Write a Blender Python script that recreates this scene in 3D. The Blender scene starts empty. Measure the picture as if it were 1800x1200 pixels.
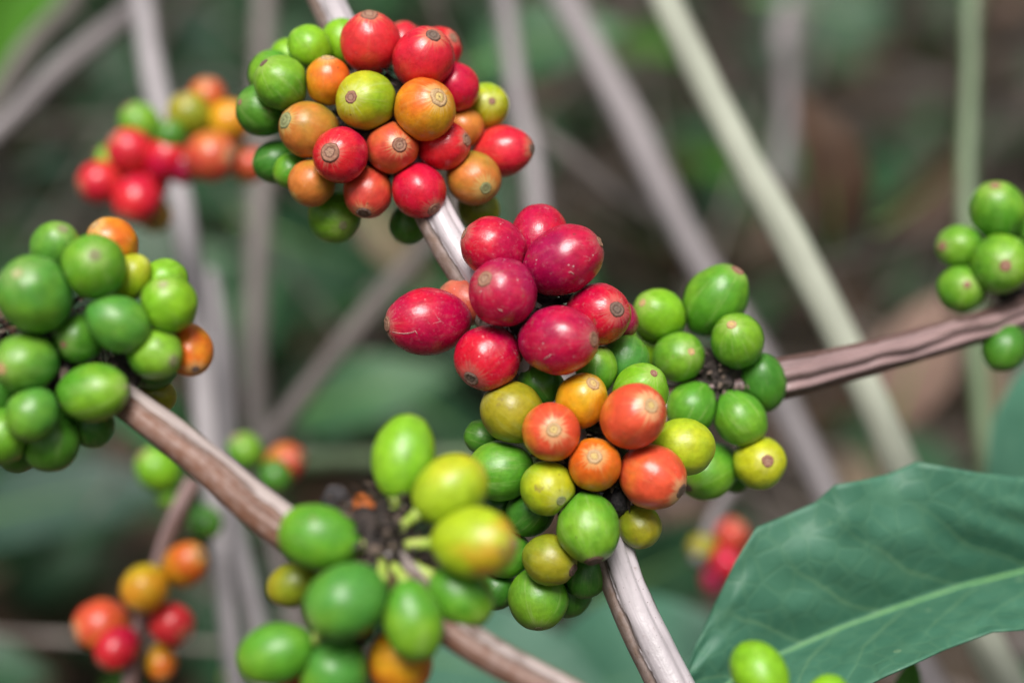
import bpy, bmesh, math, random
from mathutils import Vector, Matrix, Quaternion, noise
random.seed(7)
scene = bpy.context.scene
col = scene.collection
R = math.radians

# ------------------------------------------------------------------ camera
FOC = 0.327            # focus distance in metres
FPX = 3000.0           # focal length in pixels of the 1800 px wide picture (60 mm on a 36 mm sensor)
cam_d = bpy.data.cameras.new("camera")
cam = bpy.data.objects.new("camera", cam_d)
col.objects.link(cam)
cam.location = (0, 0, 0.60)
cam.rotation_euler = (R(60), 0, 0)
cam_d.lens = 60; cam_d.sensor_width = 36
cam_d.clip_start = 0.005; cam_d.clip_end = 200
cam_d.dof.use_dof = True
cam_d.dof.focus_distance = FOC * 0.985
cam_d.dof.aperture_fstop = 4.6
scene.camera = cam
CR = cam.rotation_euler.to_matrix()
CL = Vector(cam.location)

def P(x, y, D):
    z = D * FOC
    return CL + CR @ Vector(((x - 900) / FPX * z, -(y - 600) / FPX * z, -z))
def px(n, D):                       # n photo pixels at relative depth D, in metres
    return n * D * FOC / FPX

# ------------------------------------------------------------------ helpers
def tag(o, label=None, cat=None, group=None, kind=None):
    if label: o["label"] = label
    if cat: o["category"] = cat
    if group: o["group"] = group
    if kind: o["kind"] = kind
    return o

def mesh_obj(name, verts, faces, mats, parent=None, uvs=None, midx=None, smooth=True):
    me = bpy.data.meshes.new(name)
    me.from_pydata(verts, [], faces)
    for m in (mats if isinstance(mats, (list, tuple)) else [mats]):
        me.materials.append(m)
    if smooth:
        me.polygons.foreach_set("use_smooth", [True] * len(me.polygons))
    if midx:
        me.polygons.foreach_set("material_index", midx)
    if uvs:
        ul = me.uv_layers.new(name="UVMap")
        for l in me.loops:
            ul.data[l.index].uv = uvs[l.vertex_index]
    me.update()
    o = bpy.data.objects.new(name, me)
    col.objects.link(o)
    if parent: o.parent = parent
    return o

class NT:
    def __init__(s, tree): s.t = tree; s.n = tree.nodes; s.l = tree.links
    def node(s, typ, **kw):
        nd = s.n.new(typ)
        for k, v in kw.items():
            if k.startswith("i_"):
                nd.inputs[int(k[2:])].default_value = v
            else: setattr(nd, k, v)
        return nd
    def link(s, a, b): s.l.new(a, b)
    def math(s, op, a, b=None, c=None, clamp=False):
        nd = s.n.new("ShaderNodeMath"); nd.operation = op; nd.use_clamp = clamp
        for i, v in enumerate((a, b, c)):
            if v is None: continue
            if isinstance(v, (int, float)): nd.inputs[i].default_value = v
            else: s.link(v, nd.inputs[i])
        return nd.outputs[0]
    def smooth(s, v, lo, hi):
        nd = s.n.new("ShaderNodeMapRange"); nd.interpolation_type = "SMOOTHSTEP"
        s.link(v, nd.inputs[0]); nd.inputs[1].default_value = lo; nd.inputs[2].default_value = hi
        return nd.outputs[0]
    def mix(s, f, a, b, blend="MIX"):
        nd = s.n.new("ShaderNodeMix"); nd.data_type = "RGBA"; nd.blend_type = blend
        for idx, v in ((0, f), (6, a), (7, b)):
            if isinstance(v, (int, float)): nd.inputs[idx].default_value = v
            elif isinstance(v, tuple): nd.inputs[idx].default_value = (*v, 1) if len(v) == 3 else v
            else: s.link(v, nd.inputs[idx])
        return nd.outputs[2]
    def noise(s, vec, scale, detail=3, rough=0.55, w=None, dist=0.0):
        nd = s.n.new("ShaderNodeTexNoise")
        if w is not None:
            nd.noise_dimensions = "4D"; s.link(w, nd.inputs["W"])
        s.link(vec, nd.inputs["Vector"]); nd.inputs["Scale"].default_value = scale
        nd.inputs["Detail"].default_value = detail; nd.inputs["Roughness"].default_value = rough
        nd.inputs["Distortion"].default_value = dist
        return nd.outputs[0]
    def scale(s, vec, xyz):
        nd = s.n.new("ShaderNodeVectorMath"); nd.operation = "MULTIPLY"
        s.link(vec, nd.inputs[0]); nd.inputs[1].default_value = xyz
        return nd.outputs[0]

def new_mat(name):
    m = bpy.data.materials.new(name); m.use_nodes = True
    t = NT(m.node_tree); b = t.n["Principled BSDF"]
    return m, t, b

# ------------------------------------------------------------------ cherry skin: one node group, many colourings
def skin_group():
    g = bpy.data.node_groups.new("cherry_skin", "ShaderNodeTree")
    for nm, ty, dv in (("Base", "NodeSocketColor", (.1, .3, .03, 1)), ("Blush", "NodeSocketColor", (.1, .3, .03, 1)),
                       ("Shift", "NodeSocketFloat", 0.0), ("Streak", "NodeSocketFloat", .5), ("Dust", "NodeSocketFloat", 0.0),
                       ("Stripe", "NodeSocketFloat", .3), ("Halo", "NodeSocketColor", (.3, .2, .1, 1)), ("Rough", "NodeSocketFloat", .36)):
        s = g.interface.new_socket(nm, in_out="INPUT", socket_type=ty); s.default_value = dv
    g.interface.new_socket("BSDF", in_out="OUTPUT", socket_type="NodeSocketShader")
    t = NT(g)
    gi = t.node("NodeGroupInput"); go = t.node("NodeGroupOutput")
    tc = t.node("ShaderNodeTexCoord"); oi = t.node("ShaderNodeObjectInfo")
    rnd = t.math("MULTIPLY", oi.outputs["Random"], 37.0)
    obj = tc.outputs["Object"]; gen = tc.outputs["Generated"]
    sep = t.node("ShaderNodeSeparateXYZ"); t.link(gen, sep.inputs[0])
    gx = t.math("SUBTRACT", sep.outputs[0], .5); gy = t.math("SUBTRACT", sep.outputs[1], .5); gz = sep.outputs[2]
    ang = t.math("ARCTAN2", gy, gx)
    rad = t.math("POWER", t.math("ADD", t.math("MULTIPLY", gx, gx), t.math("MULTIPLY", gy, gy)), .5)
    # ripening: broad patches drifting towards the tip
    n1 = t.noise(obj, 105, 3, .5, rnd)
    rip = t.math("ADD", t.math("ADD", t.math("MULTIPLY", t.math("SUBTRACT", n1, .5), 3.3), t.math("MULTIPLY", t.math("SUBTRACT", gz, .5), .9)), gi.outputs["Shift"])
    rip = t.smooth(rip, -.50, .62)
    c = t.mix(rip, gi.outputs["Base"], gi.outputs["Blush"])
    # mottling
    n2 = t.noise(obj, 620, 4, .62, rnd)
    mot = t.math("ADD", t.math("MULTIPLY", n2, 1.0), .50)
    mc = t.node("ShaderNodeCombineColor")
    for i in range(3): t.link(mot, mc.inputs[i])
    c = t.mix(1.0, c, mc.outputs[0], "MULTIPLY")
    # meridian stripes of the skin, fading at the waist
    cmb = t.node("ShaderNodeCombineXYZ")
    t.link(t.math("COSINE", ang), cmb.inputs[0]); t.link(t.math("SINE", ang), cmb.inputs[1]); t.link(t.math("MULTIPLY", gz, .35), cmb.inputs[2])
    n3 = t.noise(cmb.outputs[0], 5.5, 3, .6, rnd)
    st = t.math("MULTIPLY", t.smooth(n3, .50, .72), gi.outputs["Stripe"])
    c = t.mix(t.math("MULTIPLY", st, .55), c, t.mix(.55, gi.outputs["Base"], (.62, .66, .30)))
    # pale rays round the tip
    n4 = t.noise(cmb.outputs[0], 11, 2, .6, rnd)
    tipm = t.math("MULTIPLY", t.smooth(gz, .86, .985), t.smooth(t.math("ADD", n4, t.math("MULTIPLY", t.smooth(gz, .90, 1.0), .24)), .52, .70))
    c = t.mix(t.math("MULTIPLY", tipm, gi.outputs["Streak"]), c, gi.outputs["Halo"])
    # a brown rub or two
    n5 = t.noise(obj, 150, 5, .7, rnd)
    c = t.mix(t.math("MULTIPLY", t.smooth(n5, .63, .70), .6), c, (.17, .10, .05))
    # dark pinprick specks
    vo = t.node("ShaderNodeTexVoronoi"); vo.voronoi_dimensions = "4D"; t.link(obj, vo.inputs["Vector"]); t.link(rnd, vo.inputs["W"]); vo.inputs["Scale"].default_value = 430
    pin = t.math("MULTIPLY", t.math("LESS_THAN", vo.outputs["Distance"], .13), t.smooth(n1, .50, .56))
    c = t.mix(t.math("MULTIPLY", pin, .55), c, (.06, .035, .02))
    # dust: pale specks and fibres lying on the skin
    vd = t.node("ShaderNodeTexVoronoi"); vd.voronoi_dimensions = "4D"; t.link(obj, vd.inputs["Vector"]); t.link(rnd, vd.inputs["W"]); vd.inputs["Scale"].default_value = 1000
    d1 = t.math("MULTIPLY", t.math("LESS_THAN", vd.outputs["Distance"], .14), t.smooth(t.noise(obj, 260, 2, .5, rnd), .47, .56))
    d2 = t.math("MULTIPLY", t.smooth(t.noise(obj, 1500, 2, .7, rnd), .54, .76), .16)
    fib = t.math("LESS_THAN", t.math("ABSOLUTE", t.math("SUBTRACT", t.noise(obj, 210, 1, .5, rnd, 1.2), .5)), .0035)
    fib = t.math("MULTIPLY", fib, t.smooth(t.noise(obj, 330, 1, .5, rnd), .56, .60))
    du = t.math("MULTIPLY", t.math("MAXIMUM", t.math("MAXIMUM", d1, d2), t.math("MULTIPLY", fib, .35)), gi.outputs["Dust"])
    c = t.mix(du, c, (.62, .50, .48))
    b = t.node("ShaderNodeBsdfPrincipled")
    t.link(c, b.inputs["Base Color"])
    t.link(t.math("ADD", t.math("ADD", gi.outputs["Rough"], t.math("MULTIPLY", du, .3)), t.math("MULTIPLY", t.math("SUBTRACT", n2, .5), .22)), b.inputs["Roughness"])
    b.inputs["IOR"].default_value = 1.5
    b.inputs["Subsurface Weight"].default_value = .08
    b.inputs["Subsurface Scale"].default_value = .0011
    b.inputs["Subsurface Radius"].default_value = (1.0, .55, .3)
    bp = t.node("ShaderNodeBump"); bp.inputs["Strength"].default_value = .30; bp.inputs["Distance"].default_value = .00024
    h = t.math("ADD", t.noise(obj, 950, 3, .6, rnd), t.math("MULTIPLY", n3, .8))
    t.link(h, bp.inputs["Height"]); t.link(bp.outputs[0], b.inputs["Normal"])
    t.link(b.outputs[0], go.inputs[0])
    return g
SKIN = skin_group()
#            base                blush              shift streak dust stripe halo
CLS = {
 "crimson": ((.38, .002, .042), (.52, .005, .020), -.25, .40, .8, .10, (.45, .20, .14)),
 "wine":    ((.30, .0025, .052), (.42, .004, .036), -.20, .30, .8, .08, (.38, .16, .13)),
 "crimred": ((.48, .003, .038), (.56, .012, .020), .00, .40, .22, .10, (.48, .26, .17)),
 "red":     ((.58, .030, .026), (.54, .010, .030), .00, .45, .18, .12, (.55, .30, .15)),
 "coral":   ((.50, .18, .026), (.52, .045, .030), .00, .55, .15, .15, (.58, .36, .17)),
 "rosy":    ((.48, .080, .045), (.52, .20, .12), .10, .55, .5, .15, (.58, .40, .24)),
 "orange":  ((.56, .29, .010), (.62, .105, .010), .05, .60, .12, .18, (.62, .42, .16)),
 "orangered": ((.62, .24, .012), (.60, .070, .028), .30, .65, .15, .20, (.66, .42, .20)),
 "tan":     ((.24, .235, .018), (.50, .15, .026), .10, .55, .15, .15, (.50, .42, .14)),
 "gold":    ((.52, .36, .010), (.62, .23, .008), .00, .55, .12, .20, (.62, .48, .13)),
 "yellow":  ((.29, .41, .012), (.43, .44, .012), -.10, .25, .05, .25, (.60, .55, .18)),
 "blushed": ((.33, .44, .010), (.60, .15, .016), -.62, .30, .05, .15, (.40, .20, .10)),
 "lime":    ((.22, .37, .010), (.40, .40, .010), .00, .35, .10, .40, (.52, .54, .20)),
 "olive":   ((.19, .24, .010), (.30, .25, .010), .10, .35, .12, .25, (.38, .36, .12)),
 "yg":      ((.20, .41, .010), (.15, .36, .012), .00, .30, .08, .35, (.45, .50, .16)),
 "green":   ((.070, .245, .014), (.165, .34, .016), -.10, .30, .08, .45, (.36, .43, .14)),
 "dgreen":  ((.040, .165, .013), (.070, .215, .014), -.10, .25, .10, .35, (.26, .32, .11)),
 "bgreen":  ((.056, .215, .027), (.125, .29, .020), -.10, .25, .06, .25, (.34, .40, .14)),
}
_sm = {}
def skin(cls):
    if cls not in _sm:
        m = bpy.data.materials.new("cherry_skin_" + cls); m.use_nodes = True
        t = NT(m.node_tree); t.n.remove(t.n["Principled BSDF"])
        g = t.node("ShaderNodeGroup"); g.node_tree = SKIN
        b, l, sh, sk, du, sp, ha = CLS[cls]
        for k, v in (("Base", (*b, 1)), ("Blush", (*l, 1)), ("Shift", sh), ("Streak", sk), ("Dust", du), ("Stripe", sp), ("Halo", (*ha, 1))):
            g.inputs[k].default_value = v
        g.inputs["Rough"].default_value = .28 if cls in ("crimson", "wine", "crimred", "red") else .33 if cls in ("orangered", "coral", "orange", "gold") else .39
        t.link(g.outputs[0], t.n["Material Output"].inputs[0])
        _sm[cls] = m
    return _sm[cls]

def scar_mat(name, edge, ring, groove, core):
    m, t, b = new_mat(name)
    tc = t.node("ShaderNodeTexCoord"); oi = t.node("ShaderNodeObjectInfo")
    rnd = t.math("MULTIPLY", oi.outputs["Random"], 51.0)
    uv = t.node("ShaderNodeUVMap"); sp = t.node("ShaderNodeSeparateXYZ"); t.link(uv.outputs[0], sp.inputs[0])
    n = t.noise(tc.outputs["Object"], 1150, 4, .7, rnd)
    nl = t.noise(tc.outputs["Object"], 520, 2, .6, rnd)
    r = t.math("ADD", sp.outputs[0], t.math("ADD", t.math("MULTIPLY", t.math("SUBTRACT", n, .5), .55), t.math("MULTIPLY", t.math("SUBTRACT", nl, .5), .5)))
    cr = t.node("ShaderNodeValToRGB"); t.link(r, cr.inputs[0])
    e = cr.color_ramp.elements
    e[0].position = .0; e[0].color = (*[v * .5 for v in groove], 1)
    e[1].position = 1.0; e[1].color = (*edge, 1)
    for p, c in ((.10, core), (.33, core), (.45, groove), (.56, ring), (.80, ring), (.90, groove)):
        x = e.new(p); x.color = (*c, 1)
    n2 = t.noise(tc.outputs["Object"], 3200, 3, .7, rnd)
    f = t.math("ADD", t.math("MULTIPLY", n2, .9), .55)
    mc = t.node("ShaderNodeCombineColor")
    for i in range(3): t.link(f, mc.inputs[i])
    t.link(t.mix(1.0, cr.outputs[0], mc.outputs[0], "MULTIPLY"), b.inputs["Base Color"])
    b.inputs["Roughness"].default_value = .7
    bp = t.node("ShaderNodeBump"); bp.inputs["Strength"].default_value = .6; bp.inputs["Distance"].default_value = .0002
    t.link(n2, bp.inputs["Height"]); t.link(bp.outputs[0], b.inputs["Normal"])
    return m
SCAR = {
 "ripe": scar_mat("calyx_brown", (.27, .085, .055), (.28, .135, .085), (.13, .05, .035), (.31, .175, .115)),
 "dark": scar_mat("calyx_dark", (.13, .055, .038), (.16, .095, .07), (.06, .032, .024), (.15, .10, .075)),
 "gold": scar_mat("calyx_gold", (.46, .24, .09), (.46, .30, .15), (.28, .14, .055), (.52, .37, .13)),
 "pale": scar_mat("calyx_pale", (.26, .32, .11), (.34, .36, .16), (.22, .24, .09), (.36, .36, .17)),
 "green": scar_mat("calyx_green", (.17, .22, .07), (.24, .25, .11), (.12, .12, .05), (.22, .23, .10)),
}
def simple_mat(name, c, c2, scale, rough=.6, bump=.4, dist=.0004, sss=0):
    m, t, b = new_mat(name)
    tc = t.node("ShaderNodeTexCoord")
    n = t.noise(tc.outputs["Object"], scale, 5, .65)
    t.link(t.mix(t.smooth(n, .32, .68), c, c2), b.inputs["Base Color"])
    b.inputs["Roughness"].default_value = rough
    bp = t.node("ShaderNodeBump"); bp.inputs["Strength"].default_value = bump; bp.inputs["Distance"].default_value = dist
    t.link(n, bp.inputs["Height"]); t.link(bp.outputs[0], b.inputs["Normal"])
    if sss:
        b.inputs["Subsurface Weight"].default_value = sss; b.inputs["Subsurface Scale"].default_value = .001
    return m
M_STALK = simple_mat("stalk_green", (.30, .42, .06), (.42, .48, .12), 300, .45, .3, .0003, .1)
M_BRACT = simple_mat("bract_dark", (.012, .009, .008), (.045, .030, .025), 700, .8, .8)
M_BRACT2 = simple_mat("bract_brown", (.07, .045, .033), (.18, .13, .10), 900, .8, .8)
M_DRY = simple_mat("shrivelled_black", (.010, .009, .010), (.045, .038, .040), 900, .75, 1.0, .0006)
M_DRYO = simple_mat("shrivelled_orange", (.50, .12, .01), (.20, .05, .01), 500, .5, .8, .0006)
M_FIBRE = simple_mat("dust_fibre", (.42, .24, .21), (.52, .36, .32), 500, .8, .0)

# ------------------------------------------------------------------ cherries
NU, NV = 40, 26
def cherry(name, c, axis, a, b, cls, label, cat, group, scar=None, sfrac=.22, stalk_to=None, lowres=False, mat=None, lumpy=0.0):
    nu, nv = (26, 16) if lowres else (NU, NV)
    seed = Vector((random.uniform(-50, 50), random.uniform(-50, 50), random.uniform(-50, 50)))
    flat = random.uniform(.93, 1.0)
    taper = random.uniform(.03, .10)
    a *= 1.065; b *= 1.06
    amp = random.uniform(.022, .045) + lumpy
    q = Vector((0, 0, 1)).rotation_difference(axis) @ Quaternion((0, 0, 1), random.uniform(0, 6.283))
    def surf(th, ph):
        ct, s = math.cos(th), math.sin(th)
        z = a * math.copysign(abs(ct) ** 1.06, ct)
        r = b * s ** .96 * (1 - taper * (1 - ct) * .5) * (1 + .03 * s * s)
        # a hint of the two seeds and of the shoulder round the tip
        r *= 1 - .012 * math.cos(2 * ph) * s
        d = Vector((s * math.cos(ph), s * math.sin(ph), ct))
        k = 1 + amp * noise.noise(d * 1.6 + seed) + amp * .45 * noise.noise(d * 3.7 + seed)
        if lumpy: k += lumpy * .8 * noise.noise(d * 6 + seed)
        return Vector((r * math.cos(ph) * k, r * math.sin(ph) * flat * k, z * k))
    vs = [surf(0, 0)]
    for j in range(1, nv):
        for i in range(nu):
            vs.append(surf(math.pi * j / nv, 2 * math.pi * i / nu))
    vs.append(surf(math.pi, 0))
    fs = [(0, 1 + i, 1 + (i + 1) % nu) for i in range(nu)]
    for j in range(nv - 2):
        for i in range(nu):
            p = 1 + j * nu; k = 1 + (j + 1) * nu
            fs.append((p + i, k + i, k + (i + 1) % nu, p + (i + 1) % nu))
    last = len(vs) - 1; p = 1 + (nv - 2) * nu
    fs += [(last, p + (i + 1) % nu, p + i) for i in range(nu)]
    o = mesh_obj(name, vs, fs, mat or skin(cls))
    o.location = c; o.rotation_mode = "QUATERNION"; o.rotation_quaternion = q
    tag(o, label, cat, group)
    if scar:                                   # the ringed scar the flower left
        rs = b * sfrac * .80
        hv = random.uniform(.5, 1.0); cv = random.uniform(.0, 1.2)
        prof = [(1.14, -.05), (1.0, .03), (.92, .16 * hv), (.80, .21 * hv), (.68, .11 * hv), (.56, .025), (.44, .02), (.34, .03 + .06 * cv), (.24, .03 + .08 * cv), (.12, .02 + .05 * cv), (.05, .02)]
        n = 40; sv = []; su = []; sf = []
        wob = [1 + .10 * noise.noise(Vector((math.cos(6.283 * i / n) * 2.2, math.sin(6.283 * i / n) * 2.2, 0)) + seed) for i in range(n)]
        for rr, hh in prof:
            for i in range(n):
                ph = 6.283185 * i / n
                rho = rr * rs * wob[i]
                th = math.asin(min(.98, (rho / b))) * .98
                s = surf(th, ph)
                hj = hh * .8 * rs * (1 + .9 * noise.noise(Vector((math.cos(ph) * 3, math.sin(ph) * 3, rr * 3)) + seed))
                nrm = Vector((s.x / b ** 2, s.y / b ** 2, s.z / a ** 2)).normalized()
                sv.append(s + nrm * (hj + .00002)); su.append((rr / 1.12, i / n))
        for j in range(len(prof) - 1):
            for i in range(n):
                sf.append((j * n + i, j * n + (i + 1) % n, (j + 1) * n + (i + 1) % n, (j + 1) * n + i))
        e = (len(prof) - 1) * n
        sv.append(surf(0, 0) + Vector((0, 0, .02 * rs))); su.append((0, 0))
        sf += [(e + i, e + (i + 1) % n, len(sv) - 1) for i in range(n)]
        mesh_obj("calyx_scar", sv, sf, SCAR[scar], o, su)
    if stalk_to is not None:
        inv = q.to_matrix().inverted()
        e = inv @ (stalk_to - c); st = Vector((0, 0, -a * .93))
        d = e - st
        L = min(d.length, a * .75); e = st + d.normalized() * L
        pts = [st + (e - st) * (k / 6) + Vector((noise.noise(seed + Vector((k, 0, 0))), noise.noise(seed + Vector((0, k, 0))), 0)) * L * .03 for k in range(7)]
        rr = [b * .22, b * .185, b * .165, b * .16, b * .165, b * .18, b * .15]
        sv, sf, su = tube_data(pts, rr, 12)
        mesh_obj("stalk", sv, sf, M_STALK, o)
    return o

# ------------------------------------------------------------------ tubes
def tube_data(pts, rad, n=16, shape=None, caps=True):
    vs, fs, uv = [], [], []
    up = Vector((.31, .17, .93)); L = 0
    for k, p in enumerate(pts):
        t = (pts[min(k + 1, len(pts) - 1)] - pts[max(k - 1, 0)]).normalized()
        if k == 0:
            x = t.cross(up).normalized()
        else:
            x = (x - t * x.dot(t)).normalized(); L += (p - pts[k - 1]).length
        y = t.cross(x)
        for i in range(n):
            ph = 6.283185 * i / n
            r = rad[k] * (shape(ph, L, k) if shape else 1)
            vs.append(p + x * math.cos(ph) * r + y * math.sin(ph) * r); uv.append((i / n, L))
    for k in range(len(pts) - 1):
        for i in range(n):
            fs.append((k * n + i, k * n + (i + 1) % n, (k + 1) * n + (i + 1) % n, (k + 1) * n + i))
    if caps:
        fs.append(tuple(range(n - 1, -1, -1))); fs.append(tuple(range(len(vs) - n, len(vs))))
    return vs, fs, uv

def spline(ctrl, per=14):                      # Catmull-Rom through (vector, radius)
    out = []
    c = [ctrl[0]] + list(ctrl) + [ctrl[-1]]
    for k in range(1, len(c) - 2):
        for s in range(per):
            u = s / per
            w = (-.5 * u + u * u - .5 * u ** 3, 1 - 2.5 * u * u + 1.5 * u ** 3, .5 * u + 2 * u * u - 1.5 * u ** 3, -.5 * u * u + .5 * u ** 3)
            v = Vector((0, 0, 0)); r = 0
            for q in range(4):
                v += c[k - 1 + q][0] * w[q]; r += c[k - 1 + q][1] * w[q]
            out.append((v, r))
    out.append(ctrl[-1])
    return out

def bark_mat(name, silver, brown, dark, s_cover=.5, rough=.42, phase=0.0, face=None):
    """Ribbed coffee bark: silvery skin peeling off browner bark in long strips; on the glossy brown branch the strip also paints in its highlight. Coordinates run round and along the branch."""
    m, t, b = new_mat(name)
    uv = t.node("ShaderNodeUVMap"); sp = t.node("ShaderNodeSeparateXYZ"); t.link(uv.outputs[0], sp.inputs[0])
    ang = t.math("MULTIPLY", sp.outputs[0], 6.283185); L = sp.outputs[1]
    cb = t.node("ShaderNodeCombineXYZ")
    t.link(t.math("MULTIPLY", t.math("COSINE", ang), .0042), cb.inputs[0]); t.link(t.math("MULTIPLY", t.math("SINE", ang), .0042), cb.inputs[1]); t.link(L, cb.inputs[2])
    v = cb.outputs[0]
    long_ = t.scale(v, (1, 1, .06))
    n1 = t.noise(long_, 300, 4, .55)
    n2 = t.noise(v, 560, 5, .68)
    n3 = t.noise(t.scale(v, (1, 1, .05)), 1100, 3, .6)
    edge = t.noise(t.scale(v, (1, 1, .45)), 420, 4, .65)
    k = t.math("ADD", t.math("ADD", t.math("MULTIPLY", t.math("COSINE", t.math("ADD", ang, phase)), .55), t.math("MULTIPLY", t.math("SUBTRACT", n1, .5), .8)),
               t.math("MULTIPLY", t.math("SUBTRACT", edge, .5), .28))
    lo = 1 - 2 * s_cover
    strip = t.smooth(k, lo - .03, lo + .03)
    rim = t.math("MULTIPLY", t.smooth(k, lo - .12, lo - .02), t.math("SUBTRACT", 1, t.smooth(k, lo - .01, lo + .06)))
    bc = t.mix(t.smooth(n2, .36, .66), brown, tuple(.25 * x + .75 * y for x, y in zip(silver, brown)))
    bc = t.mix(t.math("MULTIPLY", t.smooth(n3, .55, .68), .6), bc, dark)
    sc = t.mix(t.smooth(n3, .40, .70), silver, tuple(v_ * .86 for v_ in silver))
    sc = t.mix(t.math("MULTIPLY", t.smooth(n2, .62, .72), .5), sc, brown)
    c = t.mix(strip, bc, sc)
    c = t.mix(t.math("MULTIPLY", rim, .7), c, dark)
    vo = t.node("ShaderNodeTexVoronoi"); t.link(v, vo.inputs["Vector"]); vo.inputs["Scale"].default_value = 900
    c = t.mix(t.math("MULTIPLY", t.math("LESS_THAN", vo.outputs["Distance"], .10), .6), c, dark)
    nb = t.noise(t.scale(v, (1, 1, .35)), 95, 4, .6)
    bm = t.math("ADD", t.math("MULTIPLY", nb, 1.1), .42); mcb = t.node("ShaderNodeCombineColor")
    for i in range(3): t.link(bm, mcb.inputs[i])
    c = t.mix(1.0, c, mcb.outputs[0], "MULTIPLY")
    t.link(c, b.inputs["Base Color"])
    t.link(t.math("SUBTRACT", rough + .22, t.math("MULTIPLY", strip, .22)), b.inputs["Roughness"])
    bp = t.node("ShaderNodeBump"); bp.inputs["Strength"].default_value = .55; bp.inputs["Distance"].default_value = .00035
    h = t.math("ADD", t.math("ADD", t.math("MULTIPLY", strip, .9), t.math("MULTIPLY", n2, .5)), t.math("MULTIPLY", n3, .45))
    t.link(h, bp.inputs["Height"]); t.link(bp.outputs[0], b.inputs["Normal"])
    return m

def ribbed(amp, seed):
    def f(ph, L, k):
        tw = 6 * L + seed
        g = 0
        for a0, w in ((.3, .16), (1.45, .13), (2.5, .2), (3.7, .15), (5.1, .18)):
            d = math.atan2(math.sin(ph - a0 - tw * .35), math.cos(ph - a0 - tw * .35))
            g += math.exp(-(d / w) ** 2)
        n = noise.noise(Vector((math.cos(ph) * .9, math.sin(ph) * .9, L * 60 + seed * 9)))
        n2 = noise.noise(Vector((math.cos(ph) * 2.4, math.sin(ph) * 2.4, L * 190 + seed * 5)))
        return 1 + amp * (.5 * math.cos(2 * ph - tw) - 1.2 * g + .6 * n + .30 * n2)
    return f

def branch(name, path, mat, label, cat, group=None, amp=.115, n=64, per=26, groove=None):
    ctrl = [(P(x, y, D), px(r, D)) for x, y, D, r in path]
    sp = spline(ctrl, per)
    vs, fs, uv = tube_data([a for a, _ in sp], [r for _, r in sp], n, ribbed(amp, random.uniform(0, 6)))
    if groove:                                   # a long seam where two strands of the branch have grown together
        off, depth, wid = groove; n_ = len(sp)
        for k, (c_, r_) in enumerate(sp):
            t_ = (sp[min(k + 1, n_ - 1)][0] - sp[max(k - 1, 0)][0]).normalized()
            f_ = (CL - c_); f_ = (f_ - t_ * f_.dot(t_)).normalized(); g_ = t_.cross(f_)
            for i in range(n):
                d_ = vs[k * n + i] - c_
                th = math.atan2(d_.dot(g_), d_.dot(f_)) - off - .25 * noise.noise(Vector((k * .06, 2, 5)))
                vs[k * n + i] = c_ + d_ * (1 - depth * math.exp(-(th / wid) ** 2) + .06 * math.exp(-((abs(th) - 2.6 * wid) / wid) ** 2))
    # seam: uv wraps once round; harmless because the material uses cos and sin of it only on whole turns
    o = mesh_obj(name, vs, fs, mat)
    ul = o.data.uv_layers.new(name="UVMap")
    for poly in o.data.polygons:
        us = [uv[v][0] for v in poly.vertices]
        wrap = max(us) - min(us) > .5 and len(poly.vertices) == 4
        for li, v in zip(poly.loop_indices, poly.vertices):
            u, w = uv[v]
            ul.data[li].uv = (u + 1 if wrap and u < .5 else u, w)
    tag(o, label, cat, group)
    return o

def bract_clump(parent, c, rx, n, spread=1.0, size=1.0):
    """The dry dark bracts and old flower stubs packed round a node: many small crumpled scales."""
    vs, fs, mi = [], [], []
    rg = random.Random(int(rx * 1e7))
    nu, nv = 20, 12
    base = len(vs)
    for j in range(nv + 1):
        for i in range(nu):
            th = math.pi * j / nv; ph = 6.283 * i / nu
            d = Vector((math.sin(th) * math.cos(ph), math.sin(th) * math.sin(ph), math.cos(th)))
            vs.append(c + d * rx * .78 * (1 + .35 * noise.noise(d * 3.1 + c * 90)))
    for j in range(nv):
        for i in range(nu):
            fs.append((j * nu + i, j * nu + (i + 1) % nu, (j + 1) * nu + (i + 1) % nu, (j + 1) * nu + i)); mi.append(0)
    for _ in range(n):
        d = Vector((rg.gauss(0, 1), rg.gauss(0, 1), rg.gauss(0, 1))).normalized()
        p = c + d * rx * rg.uniform(.62, 1.08) * spread
        s = rx * rg.uniform(.07, .22) * size
        u = d.cross(Vector((rg.random(), rg.random(), rg.random()))).normalized(); w = d.cross(u)
        lift = rg.uniform(.1, 1.3)
        k = len(vs); m = 1 if rg.random() < .30 else 0
        vs += [p - u * s * .5, p + u * s * .5, p + u * s * .42 + (w + d * lift) * s * .8, p + d * s * lift * 1.5 + w * s * 1.3 + u * s * rg.uniform(-.3, .3), p - u * s * .45 + (w + d * lift) * s * .75, p + d * s * (.25 + lift * .5) + w * s * .45]
        for f in ((0, 1, 5), (1, 2, 5), (2, 3, 5), (3, 4, 5), (4, 0, 5), (0, 4, 3, 2, 1)):
            fs.append(tuple(k + q for q in f)); mi.append(m)
    return mesh_obj("bract_clump", vs, fs, [M_BRACT, M_BRACT2], parent, None, mi, smooth=False)

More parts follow.
